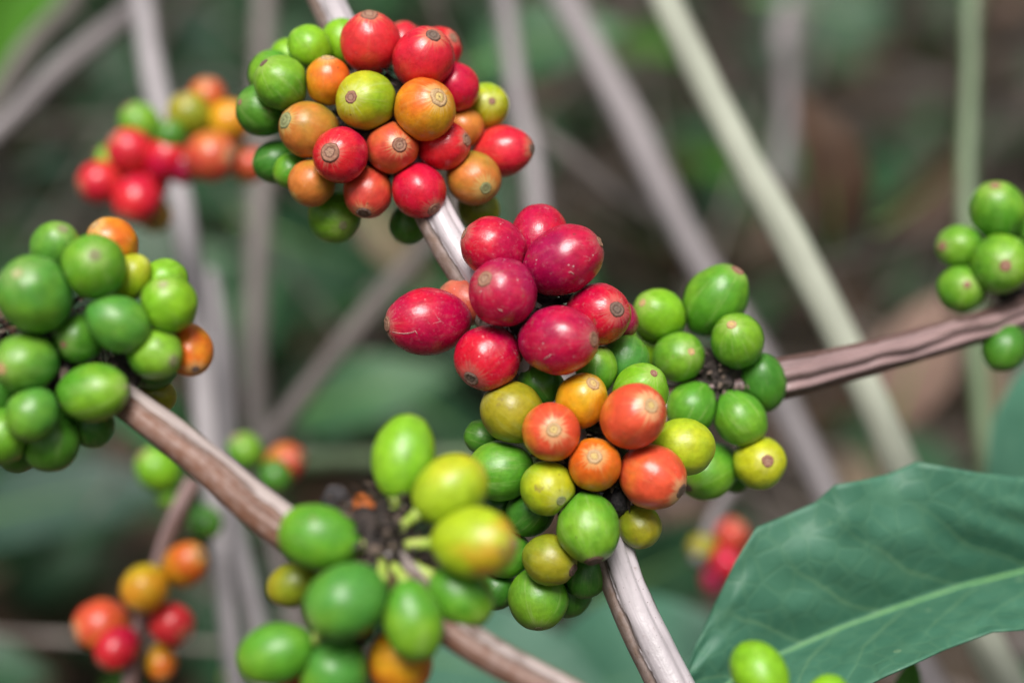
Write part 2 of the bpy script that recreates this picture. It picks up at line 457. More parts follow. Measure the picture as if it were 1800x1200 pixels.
# ------------------------------------------------------------------ leaves
def leaf_mat(name, c, c2, vein, rough=.42, nveins=9.0, trans=.25, blotch=(.12, .24, .14)):
    """u runs along the midrib (base 0, tip 1), v across (-1 .. 1)."""
    m, t, b = new_mat(name)
    uv = t.node("ShaderNodeUVMap"); sp = t.node("ShaderNodeSeparateXYZ"); t.link(uv.outputs[0], sp.inputs[0])
    u = sp.outputs[0]; v = sp.outputs[1]; av = t.math("ABSOLUTE", v)
    tc = t.node("ShaderNodeTexCoord"); ob = tc.outputs["Object"]
    nz = t.noise(ob, 60, 3, .5)
    side = t.math("MULTIPLY", t.math("SIGN", v), .035)
    bend = t.math("SUBTRACT", t.math("MULTIPLY", av, .30), t.math("MULTIPLY", t.math("MULTIPLY", av, av), .10))
    q = t.math("MULTIPLY", t.math("ADD", t.math("ADD", t.math("SUBTRACT", u, bend), side), t.math("MULTIPLY", t.math("SUBTRACT", nz, .5), .05)), nveins)
    fr = t.math("ABSOLUTE", t.math("SUBTRACT", t.math("FRACT", q), .5))
    lat = t.math("SUBTRACT", 1, t.smooth(fr, .006, .060))
    lat = t.math("MULTIPLY", lat, t.math("SUBTRACT", 1, t.smooth(av, .15, .9)))
    mid = t.math("SUBTRACT", 1, t.smooth(av, .004, .030))
    n1 = t.noise(ob, 110, 5, .62)
    n2 = t.noise(ob, 38, 3, .5)
    vo = t.node("ShaderNodeTexVoronoi"); vo.feature = "DISTANCE_TO_EDGE"; t.link(ob, vo.inputs["Vector"]); vo.inputs["Scale"].default_value = 210
    net = t.math("SUBTRACT", 1, t.smooth(vo.outputs[0], .02, .14))
    c0 = t.mix(t.smooth(n1, .34, .66), c, c2)
    c0 = t.mix(t.math("MULTIPLY", t.smooth(n2, .54, .68), .5), c0, blotch)
    c0 = t.mix(t.math("MULTIPLY", net, .11), c0, vein)
    vs_ = t.node("ShaderNodeTexVoronoi"); t.link(ob, vs_.inputs["Vector"]); vs_.inputs["Scale"].default_value = 160
    c0 = t.mix(t.math("MULTIPLY", t.math("MULTIPLY", t.math("LESS_THAN", vs_.outputs["Distance"], .14), t.smooth(n2, .52, .60)), .30), c0, (.28, .40, .22))
    c0 = t.mix(t.math("MULTIPLY", lat, .50), c0, vein)
    c0 = t.mix(t.math("MULTIPLY", mid, .85), c0, vein)
    t.link(c0, b.inputs["Base Color"])
    t.link(t.math("ADD", rough - .08, t.math("MULTIPLY", n1, .2)), b.inputs["Roughness"])
    bp = t.node("ShaderNodeBump"); bp.inputs["Strength"].default_value = .5; bp.inputs["Distance"].default_value = .0007
    t.link(t.math("SUBTRACT", t.math("ADD", t.math("MULTIPLY", n1, .35), t.math("MULTIPLY", fr, 1.2)), t.math("MULTIPLY", net, .15)), bp.inputs["Height"]); t.link(bp.outputs[0], b.inputs["Normal"])
    tr = t.node("ShaderNodeBsdfTranslucent"); t.link(t.mix(.5, c0, (.16, .36, .03)), tr.inputs[0])
    mx = t.node("ShaderNodeMixShader"); mx.inputs[0].default_value = trans
    t.link(b.outputs[0], mx.inputs[1]); t.link(tr.outputs[0], mx.inputs[2])
    t.link(mx.outputs[0], t.n["Material Output"].inputs[0])
    return m

def leaf_profile(u):                            # half width against length, base 0 .. tip 1, with a drip tip
    w = max(0.0, math.sin(math.pi * min(1, max(0, u) ** .82))) ** .8
    if u > .84: w = w * (1 - (u - .84) / .16 * .35)
    return max(.004, w)

def leaf_grid(f, nu=34, nv=18):
    vs, fs, uv = [], [], []
    for i in range(nu + 1):
        for j in range(nv + 1):
            u = i / nu; v = j / nv * 2 - 1
            vs.append(f(u, v)); uv.append((u, v))
    for i in range(nu):
        for j in range(nv):
            a = i * (nv + 1) + j
            fs.append((a, a + 1, a + nv + 2, a + nv + 1))
    return vs, fs, uv

def leaf(x, y, D, length, width, ang, pitch, roll, mat, label, group="coffee leaves", name="coffee_leaf", curl=.18, fold=.18, cat="leaf", wave=.03):
    """A leaf centred on a point: pitch leans its tip towards the camera, roll turns one edge towards it."""
    c = P(x, y, D); Lm = px(length, D); W = px(width, D) * .5
    rot = CR @ Matrix.Rotation(R(ang), 3, "Z") @ Matrix.Rotation(R(-pitch), 3, "Y") @ Matrix.Rotation(R(roll), 3, "X")
    sd = random.uniform(0, 99)
    def f(u, v):
        w = leaf_profile(u) * W
        X = (u - .5) * Lm; Y = v * w
        Z = -curl * Lm * (u - .45) ** 2 * 1.6 + fold * abs(v) * w + wave * W * math.sin(u * 22 + sd) * abs(v) ** 2
        Y += .05 * W * noise.noise(Vector((u * 3, sd, v)))
        return rot @ Vector((X, Y, Z)) + c
    vs, fs, uv = leaf_grid(f, 26, 12)
    o = mesh_obj(name, vs, fs, mat, None, uv)
    s = o.modifiers.new("thickness", "SOLIDIFY"); s.thickness = .0004
    o.modifiers.new("smooth", "SUBSURF").render_levels = 1
    rib = [f(u / 20, 0) + rot @ Vector((0, 0, .0001)) for u in range(-1, 20)]
    rv, rf, _ = tube_data(rib, [px(5.0, D) * (1.15 - k / 21) for k in range(21)], 8)
    mesh_obj("midrib", rv, rf, M_RIB, o)
    return tag(o, label, cat, group)
M_RIB = simple_mat("leaf_midrib", (.12, .24, .06), (.17, .30, .08), 200, .5, .2)

# ================================================================== THE BRANCHES
M_B1 = bark_mat("bark_silver", (.47, .42, .44), (.20, .135, .105), (.055, .035, .028), .34, .34, phase=1.15)
M_B2 = bark_mat("bark_brown", (.42, .35, .33), (.165, .075, .046), (.055, .026, .017), .27, .24, phase=1.6)  # silver strip turned upwards also paints in the glossy top highlight
M_B3 = bark_mat("bark_mauve", (.28, .185, .18), (.13, .068, .056), (.04, .021, .016), .32, .32, phase=.4)
b1 = branch("coffee_branch", [(470, -230, 1.17, 26), (560, -30, 1.11, 29), (610, 80, 1.08, 31), (672, 215, 1.05, 34), (735, 320, 1.035, 33), (790, 425, 1.02, 34), (895, 590, 1.005, 38), (1035, 830, 1.0, 40), (1078, 975, .995, 37), (1120, 1085, .988, 37.5), (1190, 1225, .975, 40), (1290, 1420, .955, 42)],
            M_B1, "silvery brown ribbed branch running down through the mixed, crimson and orange clusters", "branch", "cherry bearing coffee branches", per=34)
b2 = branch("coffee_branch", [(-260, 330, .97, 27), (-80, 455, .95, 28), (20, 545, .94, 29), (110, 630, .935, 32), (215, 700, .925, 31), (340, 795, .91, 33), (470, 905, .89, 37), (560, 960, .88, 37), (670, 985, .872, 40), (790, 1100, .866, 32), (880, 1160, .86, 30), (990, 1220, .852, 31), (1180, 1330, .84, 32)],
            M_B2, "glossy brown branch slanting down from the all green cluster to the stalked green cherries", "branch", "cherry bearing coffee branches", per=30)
b3 = branch("coffee_branch", [(1085, 770, 1.045, 27), (1160, 725, 1.052, 32), (1250, 690, 1.058, 37), (1380, 664, 1.064, 38), (1470, 643, 1.074, 34), (1560, 620, 1.085, 32), (1690, 583, 1.105, 30), (1800, 545, 1.125, 29), (1960, 480, 1.16, 25), (2150, 380, 1.2, 25)],
            M_B3, "mauve brown grooved branch reaching out sideways over the pale slanting stem", "branch", "cherry bearing coffee branches", per=30, amp=.12, groove=(.32, .30, .18))
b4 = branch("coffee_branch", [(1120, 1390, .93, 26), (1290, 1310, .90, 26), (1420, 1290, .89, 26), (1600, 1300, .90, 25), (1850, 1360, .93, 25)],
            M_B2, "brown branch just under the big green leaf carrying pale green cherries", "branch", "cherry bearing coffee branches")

# ================================================================== THE CHERRIES
# x, y, half length, half width, tip offset x, y (photo px; None = tip hidden), nearness, skin, scar, scar size, label
T = "mixed top cluster"
A = [
 (651, 76, 53, 51, 1, -42, 60, "red", "ripe", .33, "large bright red cherry crowning the mixed top cluster, scar facing up"),
 (604, 74, 40, 38, None, None, -30, "yg", None, 0, "light green cherry half hidden behind the large red one crowning the cluster"),
 (545, 84, 39, 37, None, None, 20, "yg", None, 0, "pale lime cherry at the upper edge of the mixed top cluster, plain skin"),
 (509, 100, 34, 32, None, None, -50, "yg", None, 0, "sliver of pale green cherry behind the plain lime one in the top cluster"),
 (495, 146, 47, 46, -27, -30, 62, "green", "dark", .2, "green cherry with a dark smudged scar beside the small orange one on top"),
 (480, 131, 41, 40, None, None, -10, "green", None, 0, "green cherry mostly hidden behind the green one with a dark smudged scar"),
 (462, 194, 46, 45, -33, -9, 0, "dgreen", "ripe", .13, "dark green cherry with a tiny reddish scar at the outer edge of the cluster"),
 (576, 143, 41, 39, 2, -37, 75, "orange", "gold", .33, "small orange cherry tucked under the large red one, scar on top"),
 (644, 177, 53, 51, -22, 1, 120, "lime", "ripe", .24, "lime cherry with a dark dripping scar in the middle of the mixed top cluster"),
 (746, 193, 54, 53, 27, -15, 112, "orange", "gold", .36, "round amber orange cherry with a ringed scar and yellow dot"),
 (744, 104, 56, 51, 19, -33, 85, "red", "dark", .28, "scuffed red cherry with a grey scar beside the large one on top"),
 (770, 90, 42, 40, 27, -18, 10, "crimred", "ripe", .25, "dull crimson cherry peeping over the shoulder of the scuffed red one"),
 (708, 76, 38, 35, None, None, -20, "red", None, 0, "red cherry squeezed behind and between the two largest red ones on top"),
 (801, 153, 43, 40, 10, 20, 40, "crimred", None, .2, "plain rosy red cherry between the scuffed red one and the yellowish outlier"),
 (853, 187, 41, 40, 12, -3, -25, "lime", "ripe", .17, "yellowish green cherry with two scuff marks at the outer side of the top cluster"),
 (816, 224, 35, 33, None, None, 5, "coral", None, 0, "coral cherry wedged behind the crimson one under the yellowish outlier"),
 (545, 229, 54, 48, -38, -12, 92, "tan", "green", .34, "brownish orange cherry with a yellow green corky scar"),
 (599, 273, 51, 49, -13, 1, 125, "crimred", "ripe", .40, "crimson cherry with the widest pinkish ring scar in the top cluster"),
 (689, 260, 47, 44, 16, 0, 105, "coral", "ripe", .32, "orange brown cherry with a round grey scar beneath the lime one"),
 (779, 257, 46, 43, 40, -8, 58, "crimred", "ripe", .30, "crimson cherry under the amber one with its scar seen edge on"),
 (882, 266, 54, 44, 50, -2, 20, "red", "dark", .22, "egg shaped glossy red cherry jutting out sideways from the top cluster"),
 (832, 313, 51, 45, 22, 21, 50, "tan", "green", .25, "tan orange cherry with a small olive scar below the jutting red one"),
 (841, 368, 37, 35, None, None, -30, "olive", None, 0, "olive yellow cherry hanging underneath the tan one by the bare branch"),
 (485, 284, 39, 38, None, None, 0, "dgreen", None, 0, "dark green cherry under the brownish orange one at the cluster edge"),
 (513, 300, 32, 30, None, None, 22, "green", None, 0, "small fresh green cherry between the dark green and the small tan one"),
 (549, 321, 41, 40, None, None, 62, "tan", None, 0, "small plain tan cherry below the brownish orange one, no scar showing"),
 (647, 337, 46, 42, -5, 38, 82, "coral", "dark", .34, "coral red cherry hanging down with a dark scar at its foot"),
 (736, 335, 49, 47, 27, 33, 92, "crimred", "ripe", .30, "glossy deep crimson cherry lowest of the reds next to the bare branch"),
 (588, 380, 47, 45, 18, 18, -5, "green", "green", .18, "green cherry dangling at the bottom of the mixed top cluster"),
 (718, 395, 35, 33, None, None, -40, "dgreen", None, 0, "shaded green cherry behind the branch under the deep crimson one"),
]
B = [
 (754, 565, 73, 58, -68, 5, 40, "crimson", "ripe", .27, "egg shaped crimson cherry lying sideways with its scar pointing outwards"),
 (885, 515, 60, 59, -31, -22, 112, "wine", "ripe", .26, "frontmost wine red cherry with a pale crusted scar"),
 (858, 628, 58, 57, -28, 35, 72, "crimson", "dark", .27, "lowest wine red cherry of the crimson cluster, dark scar near its foot"),
 (981, 598, 70, 60, 58, -2, 100, "wine", "ripe", .26, "plump purple red cherry with its scar turned towards the scarred shoulder berry"),
 (988, 458, 72, 60, 62, -30, 50, "wine", "ripe", .20, "largest purple red cherry tilted up at the top of the crimson cluster"),
 (869, 436, 58, 52, -50, -24, 42, "crimson", "ripe", .22, "bright crimson cherry with a tan dry edge at the branch side"),
 (948, 413, 56, 48, None, None, -15, "crimson", None, 0, "topmost crimson cherry half hidden behind the largest purple red one"),
 (1049, 553, 64, 55, 31, -8, 42, "crimson", "dark", .28, "dusty crimson cherry with a round grey scar facing the viewer"),
 (1080, 563, 42, 38, None, None, -30, "wine", None, 0, "dark red sliver of cherry behind the dusty one with the round grey scar"),
 (816, 530, 48, 42, None, None, -40, "rosy", None, 0, "pale coral cherry with a beige blotch hidden behind the sideways crimson egg"),
]
C = [
 (902, 725, 57, 55, None, None, 50, "olive", None, 0, "large yellow olive cherry directly under the lowest crimson one"),
 (969, 759, 51, 49, 3, -7, 105, "orangered", "gold", .30, "red orange cherry with a ringed golden scar dead centre"),
 (1022, 705, 52, 45, 18, -31, 92, "gold", "gold", .30, "golden yellow cherry with a ring scar on its upper shoulder"),
 (1112, 732, 64, 57, 27, -21, 125, "orangered", "gold", .27, "largest orange red cherry with pale rays round its scar"),
 (1046, 817, 51, 46, -3, -18, 112, "orange", "gold", .32, "small orange cherry with a pale scar in the middle of the cluster"),
 (1146, 837, 59, 55, 47, 22, 92, "orangered", "dark", .26, "orange red cherry with a dark hollow scar pointing down and outwards"),
 (1200, 785, 54, 52, 52, 2, 40, "yellow", None, .1, "round yellow cherry tucked beside the largest orange red one"),
 (1125, 690, 54, 47, 20, -33, 45, "yg", "ripe", .15, "yellow green cherry peeping over the largest orange red one, brown spot"),
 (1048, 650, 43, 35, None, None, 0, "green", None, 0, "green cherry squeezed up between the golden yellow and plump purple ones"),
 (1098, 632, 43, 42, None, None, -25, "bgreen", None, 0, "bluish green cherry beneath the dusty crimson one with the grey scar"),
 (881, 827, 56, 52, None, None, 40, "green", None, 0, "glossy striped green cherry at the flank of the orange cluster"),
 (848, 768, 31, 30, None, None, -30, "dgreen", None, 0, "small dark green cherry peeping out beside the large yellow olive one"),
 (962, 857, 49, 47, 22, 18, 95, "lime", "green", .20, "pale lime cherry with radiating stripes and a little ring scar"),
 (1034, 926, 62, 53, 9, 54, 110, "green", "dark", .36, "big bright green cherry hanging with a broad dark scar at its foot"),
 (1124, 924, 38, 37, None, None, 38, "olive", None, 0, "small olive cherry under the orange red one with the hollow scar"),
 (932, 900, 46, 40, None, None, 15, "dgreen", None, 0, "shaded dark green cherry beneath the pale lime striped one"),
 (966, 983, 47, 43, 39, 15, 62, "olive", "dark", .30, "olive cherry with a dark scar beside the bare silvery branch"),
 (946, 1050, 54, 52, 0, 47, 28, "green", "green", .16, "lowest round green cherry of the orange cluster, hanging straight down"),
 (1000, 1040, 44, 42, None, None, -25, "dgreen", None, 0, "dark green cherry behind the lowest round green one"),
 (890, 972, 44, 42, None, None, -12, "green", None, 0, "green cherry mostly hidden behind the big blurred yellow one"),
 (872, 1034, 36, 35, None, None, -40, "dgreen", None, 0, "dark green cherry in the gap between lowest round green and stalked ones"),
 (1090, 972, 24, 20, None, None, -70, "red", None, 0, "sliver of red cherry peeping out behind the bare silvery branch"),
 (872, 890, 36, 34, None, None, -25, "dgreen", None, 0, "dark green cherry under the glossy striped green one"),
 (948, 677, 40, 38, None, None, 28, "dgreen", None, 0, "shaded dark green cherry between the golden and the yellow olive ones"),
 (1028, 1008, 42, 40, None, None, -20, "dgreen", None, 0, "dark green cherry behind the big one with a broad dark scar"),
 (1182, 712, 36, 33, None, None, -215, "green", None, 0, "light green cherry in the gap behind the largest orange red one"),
]
Dd = [
 (1257, 528, 63, 50, 34, -50, 20, "green", "ripe", .26, "tall bright green cherry standing up at the top of the green cluster"),
 (1160, 555, 49, 41, -32, -21, 0, "yg", "gold", .17, "pale yellow green cherry with a tan tip above the blunt green ones"),
 (1132, 606, 46, 43, None, None, -25, "yg", None, 0, "light green cherry sandwiched beneath the pale yellow green one"),
 (1192, 628, 46, 40, 18, -10, 32, "green", "gold", .16, "green cherry with a tan tip facing the dark node of the green cluster"),
 (1296, 600, 50, 42, -15, -28, 52, "green", "gold", .20, "green cherry with a cream tip just below the tall upright one"),
 (1340, 672, 49, 38, 8, 40, 20, "dgreen", None, 0, "dull green cherry with a faint brown flush resting against the mauve branch"),
 (1216, 716, 43, 41, None, None, 50, "green", None, 0, "round green cherry in front of where the mauve branch enters the cluster"),
 (1300, 734, 47, 41, None, None, 52, "green", None, 0, "smooth bright green cherry with no scar above the yellow olive one"),
 (1246, 826, 55, 46, -38, 26, 0, "green", "dark", .18, "bluish highlighted green cherry lowest but one behind the round yellow one"),
 (1335, 813, 46, 42, 7, -6, 40, "yellow", "ripe", .26, "yellow olive cherry with a round buff scar facing the viewer"),
 (1291, 836, 27, 25, None, None, -45, "dgreen", None, 0, "dark green bit of cherry behind the yellow olive one with buff scar"),
]
E = [
 (62, 517, 66, 60, -13, -33, 115, "bgreen", "pale", .18, "largest green cherry of the all green cluster, pale dot near its top"),
 (165, 470, 60, 53, 16, -18, 92, "green", "green", .20, "large green cherry with a round olive scar, topped by an orange one"),
 (97, 437, 49, 41, 22, -31, 40, "bgreen", "green", .22, "pale green cherry standing up with a brownish tip at the cluster top"),
 (198, 428, 44, 41, -22, -29, 0, "orange", "gold", .20, "orange cherry crowning the all green cluster"),
 (226, 490, 44, 33, None, None, 40, "lime", None, 0, "slim yellowish green cherry squeezed below the crowning orange one"),
 (289, 495, 38, 37, None, None, 10, "yg", None, 0, "yellow green cherry behind the lighter one with a pale tip"),
 (297, 535, 48, 45, -2, -32, 60, "yg", "pale", .20, "bright yellow green cherry with a pale tip at the outer edge"),
 (209, 569, 54, 45, 42, 22, 82, "bgreen", None, .2, "oblong green cherry in the middle of the all green cluster"),
 (140, 592, 48, 42, -15, 13, 62, "dgreen", "ripe", .14, "dark green cherry with a faint pinkish tip amid the green cluster"),
 (272, 620, 48, 42, 37, 13, 50, "green", "green", .24, "green cherry with a corky scar pressed against an orange one"),
 (266, 640, 44, 40, None, None, -20, "dgreen", None, 0, "shaded green cherry under the corky scarred one beside the branch"),
 (332, 614, 47, 39, 17, 32, -10, "orange", "dark", .18, "orange cherry with a dark foot at the outer edge of the green cluster"),
 (47, 637, 55, 50, -28, 10, 90, "bgreen", "gold", .22, "big green cherry with a yellowish scar near the picture edge"),
 (163, 690, 62, 47, 60, -10, 82, "green", "pale", .12, "oblong green cherry lying across the start of the brown branch"),
 (57, 727, 45, 42, None, None, 60, "bgreen", None, 0, "plain green cherry below the big one with a yellowish scar"),
 (5, 765, 47, 44, None, None, 55, "green", None, 0, "light green cherry cut by the picture edge low in the green cluster"),
 (90, 772, 51, 48, None, None, 35, "dgreen", None, 0, "lowest round green cherry of the all green cluster"),
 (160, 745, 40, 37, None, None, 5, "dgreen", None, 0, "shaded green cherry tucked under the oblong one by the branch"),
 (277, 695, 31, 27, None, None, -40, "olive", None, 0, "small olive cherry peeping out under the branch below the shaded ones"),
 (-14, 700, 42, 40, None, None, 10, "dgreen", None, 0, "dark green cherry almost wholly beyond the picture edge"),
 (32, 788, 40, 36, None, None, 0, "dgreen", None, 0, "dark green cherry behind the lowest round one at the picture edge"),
]
F = [
 (709, 803, 73, 54, 10, -60, -10, "yg", None, 0, "tall lime green cherry standing upright on its stalk, tiny brown nicks"),
 (791, 861, 67, 56, 52, -34, 0, "yellow", None, 0, "bright yellow cherry on a pale stalk leaning away from the dark node"),
 (832, 954, 79, 61, 66, -5, 52, "blushed", "ripe", .17, "big yellow cherry with an orange red blush round its tip"),
 (562, 944, 70, 57, -58, -14, 30, "green", None, 0, "glossy green cherry lying over the brown branch left of the dark node"),
 (609, 1056, 73, 62, -60, 30, 92, "bgreen", "pale", .14, "largest soft green cherry pointing down and away from the node"),
 (726, 1090, 69, 51, 4, 60, 62, "green", None, 0, "pear shaped green cherry hanging straight down on a thick pale stalk"),
 (808, 1048, 60, 53, 40, 38, 10, "green", None, 0, "green cherry shaded by the big yellow blushed one above it"),
 (486, 1148, 67, 52, -62, 4, 40, "green", None, 0, "pointed green cherry set apart at the lower end of the stalked bunch"),
 (587, 1182, 62, 59, None, None, 35, "bgreen", None, 0, "green cherry cut by the lower picture edge next to the orange one"),
 (703, 1160, 60, 56, None, None, 20, "orange", None, 0, "orange cherry with a red side under the pear shaped green one"),
 (515, 1027, 48, 37, None, None, -70, "olive", None, 0, "olive yellow cherry hanging behind the brown branch"),
 (512, 1206, 26, 22, None, None, -40, "red", None, 0, "bit of red cherry at the lower picture edge behind the pointed green one"),
]
G = [
 (1754, 372, 49, 43, -14, -41, 30, "green", "ripe", .2, "topmost green cherry above the mauve branch with a pink tip"),
 (1688, 434, 38, 36, -36, 0, 10, "green", "ripe", .24, "green cherry with its pink tip pointing sideways above the mauve branch"),
 (1760, 464, 48, 47, -8, 5, 62, "green", "ripe", .2, "broad green cherry with a reddish brown dot facing the viewer"),
 (1690, 508, 40, 38, -2, -6, 22, "green", "ripe", .16, "green cherry sitting on the mauve branch with a faint pink dot"),
 (1765, 610, 38, 34, None, None, 20, "dgreen", None, 0, "green cherry hanging below the mauve branch above the pale leaf"),
 (1815, 402, 36, 34, None, None, -10, "green", None, 0, "green cherry cut by the picture edge beside the topmost pink tipped one"),
]
H = [
 (1335, 1182, 58, 48, None, None, 0, "yg", None, 0, "pale lime cherry rising in front of the big dark leaf"),
 (1452, 1228, 46, 38, None, None, 0, "yg", None, 0, "tip of a pale lime cherry at the lower edge of the big leaf"),
]
SETS = [("A", A, 1.05, (665, 215), "cherries of the mixed top cluster"), ("B", B, 1.0, (930, 545), "cherries of the crimson cluster"),
        ("C", C, 1.0, (1040, 820), "cherries of the orange and green cluster"), ("D", Dd, 1.06, (1250, 665), "cherries of the small green cluster"),
        ("E", E, .935, (110, 630), "cherries of the all green cluster"), ("F", F, .872, (668, 960), "stalked cherries round the dark node"),
        ("G", G, 1.12, (1800, 520), "green cherries on the mauve branch"), ("H", H, .895, (1400, 1290), "pale cherries below the big leaf")]
items = []
GROW = {"G": 1.10, "D": 1.06, "E": 1.05}
for key, lst, D, node, grp in SETS:
    for r in lst:
        g_ = GROW.get(key, 1.0); r = (r[0], r[1], r[2] * g_, r[3] * g_) + tuple(r[4:])
        items.append([key, r, D, node, grp, -(D - 1) * FPX + r[6]])
z0 = [it[5] for it in items]
for it_ in range(300):                        # settle the cherries against one another in depth
    for i in range(len(items)):
        ri = items[i][1]
        for j in range(i):
            rj = items[j][1]
            dxy = math.hypot(ri[0] - rj[0], ri[1] - rj[1])
            need = .90 * ((ri[2] + ri[3]) * .5 + (rj[2] + rj[3]) * .5)
            if dxy >= need: continue
            nz = math.sqrt(need * need - dxy * dxy); dz = items[i][5] - items[j][5]
            if abs(dz) < nz:
                s = (nz - abs(dz)) * .25 * (1 if dz >= 0 else -1)
                items[i][5] += s; items[j][5] -= s
    for i in range(len(items)):
        items[i][5] += (z0[i] - items[i][5]) * .01
node_pt = {k: P(nd[0], nd[1], D) for k, _, D, nd, _ in SETS}
CH = {}
for idx, (key, r, D, node, grp, Z) in enumerate(items):
    x, y, a, b, tx, ty, _, cls, sc, sf, label = r
    Dd_ = 1 - Z / FPX
    c = P(x, y, Dd_)
    if tx is None:
        dx, dy = x - node[0], y - node[1]
        l = math.hypot(dx, dy) + 1e-6
        k = .78 + .17 * random.random()
        ax = Vector((dx / l * k, -dy / l * k, -math.sqrt(1 - k * k) if (Z - z0[idx] + r[6]) < 20 else .15))
    else:
        l = min(math.hypot(tx, ty) / a, .985); h = math.hypot(tx, ty) + 1e-6
        ax = Vector((tx / h * l, -ty / h * l, math.sqrt(1 - l * l) * (1 if sc else -.5)))
    ax = (CR @ ax).normalized()
    stalk = None
    if key == "F" and idx is not None and label[:6] not in ("olive ", "bit of"):
        stalk = node_pt["F"]
    if key == "F" and tx is not None and not sc:
        ax = (ax + (c - node_pt["F"]).normalized() * .5).normalized()
    CH[(key, idx)] = cherry("coffee_cherry", c, ax, px(a, Dd_), px(b, Dd_), cls, label, "coffee cherry", grp, sc, sf or .2, stalk)

# ripe fruit press against each other: flatten each skin where it meets its neighbours
bpy.context.view_layer.update()
_fl = [(o, idx) for (k, idx), o in CH.items()]
def _rad(i, d):
    o, idx = _fl[i]; r = items[idx][1]; Dq = 1 - items[idx][5] / FPX
    l = o.rotation_quaternion.inverted() @ d
    a_, b_ = px(r[2], Dq) * 1.04, px(r[3], Dq) * 1.06
    return 1 / math.sqrt((l.x * l.x + l.y * l.y) / b_ ** 2 + l.z * l.z / a_ ** 2)
for i, (o, idx) in enumerate(_fl):
    planes = []
    for j, (p, jdx) in enumerate(_fl):
        if i == j: continue
        d = p.location - o.location; L = d.length
        if L > .018 or L < 1e-6: continue
        d = d / L; ri, rj = _rad(i, d), _rad(j, -d)
        if ri + rj > L:
            planes.append((o.rotation_quaternion.inverted() @ d, max(ri * .78, ri - (ri + rj - L) * .5)))
    if not planes: continue
    for v in o.data.vertices:
        for d, tt in planes:
            e = v.co.dot(d) - tt
            if e > -.0004:
                k = e + .0004
                v.co -= d * (k - .0004 * (1 - math.exp(-k / .0004)))
    o.data.update()

# shrivelled fruit on the nodes
def shrivel(x, y, D, a, b, mat, label, lumpy):
    cherry("shrivelled_cherry", P(x, y, D), (CR @ Vector((.3, .6, .5))).normalized(), px(a, D), px(b, D), None, label, "dried cherry", "shrivelled cherries on the nodes", None, 0, None, False, mat, lumpy)
shrivel(590, 876, .892, 26, 23, M_DRY, "grey black mummified cherry sticking up behind the glossy green one on the branch", .10)
shrivel(640, 900, .884, 31, 26, M_DRYO, "torn orange scrap of cherry skin on the dark node", .22)
shrivel(1083, 880, .985, 26, 24, M_DRY, "black withered cherry wedged under the orange red one with the hollow scar", .12)

# clumps of dry bracts on the nodes
def clump(par, x, y, D, r, n, **k): bract_clump(par, P(x, y, D), px(r, D), n, **k)
clump(b1, 672, 225, 1.053, 105, 200); clump(b1, 935, 565, 1.008, 74, 320); clump(b1, 1035, 820, 1.006, 96, 260)
clump(b2, 95, 615, .938, 96, 340); clump(b2, 218, 655, .93, 42, 120); clump(b2, 664, 950, .880, 86, 720, spread=1.05, size=.8); clump(b2, 610, 905, .886, 36, 130); clump(b2, 620, 1100, .868, 48, 160)
clump(b3, 1266, 660, 1.058, 58, 420, size=.62); clump(b3, 1185, 712, 1.056, 38, 150, size=.62); clump(b3, 1790, 515, 1.13, 42, 120); clump(b4, 1400, 1288, .893, 36, 90)
# loose fibres of dust stuck to the crimson egg and the plump one
def fibre(obj, pts, D, r=1.0):
    inv = obj.matrix_basis.inverted()
    vs, fs, _ = tube_data([P(*p) for p in pts], [px(r, D)] * len(pts), 6)
    mesh_obj("dust_fibre", [inv @ v for v in vs], fs, M_FIBRE, obj)
def on(obj, pts, a):                                # points resting on the near face of a cherry
    c = obj.location; out = []
    for x, y in pts:
        v = (P(x, y, 1) - CL).normalized(); m = obj.matrix_basis.inverted()
        o_, d_ = m @ CL, (m.to_3x3() @ v)
        hit, loc, nrm, _ = obj.ray_cast(o_, d_)
        if hit: out.append(loc + nrm * .00004)
    return out
bpy.context.view_layer.update()
cherries = {o["label"]: o for o in col.objects if o.name.startswith("coffee_cherry")}
for lab, pts in ((B[0][10], [(690, 583), (700, 585), (710, 586), (720, 585), (727, 583), (730, 581), (734, 588)]), (B[3][10], [(955, 632), (961, 628), (966, 625), (969, 622)]), (B[1][10], [(876, 543), (880, 545), (884, 546)]), (B[4][10], [(1001, 480), (1003, 477), (1006, 480), (1009, 482)])):
    o = cherries[lab]; q = on(o, pts, 0)
    if len(q) > 2:
        vs, fs, _ = tube_data(q, [px(.65, 1)] * len(q), 6)
        mesh_obj("dust_fibre", vs, fs, M_FIBRE, o)

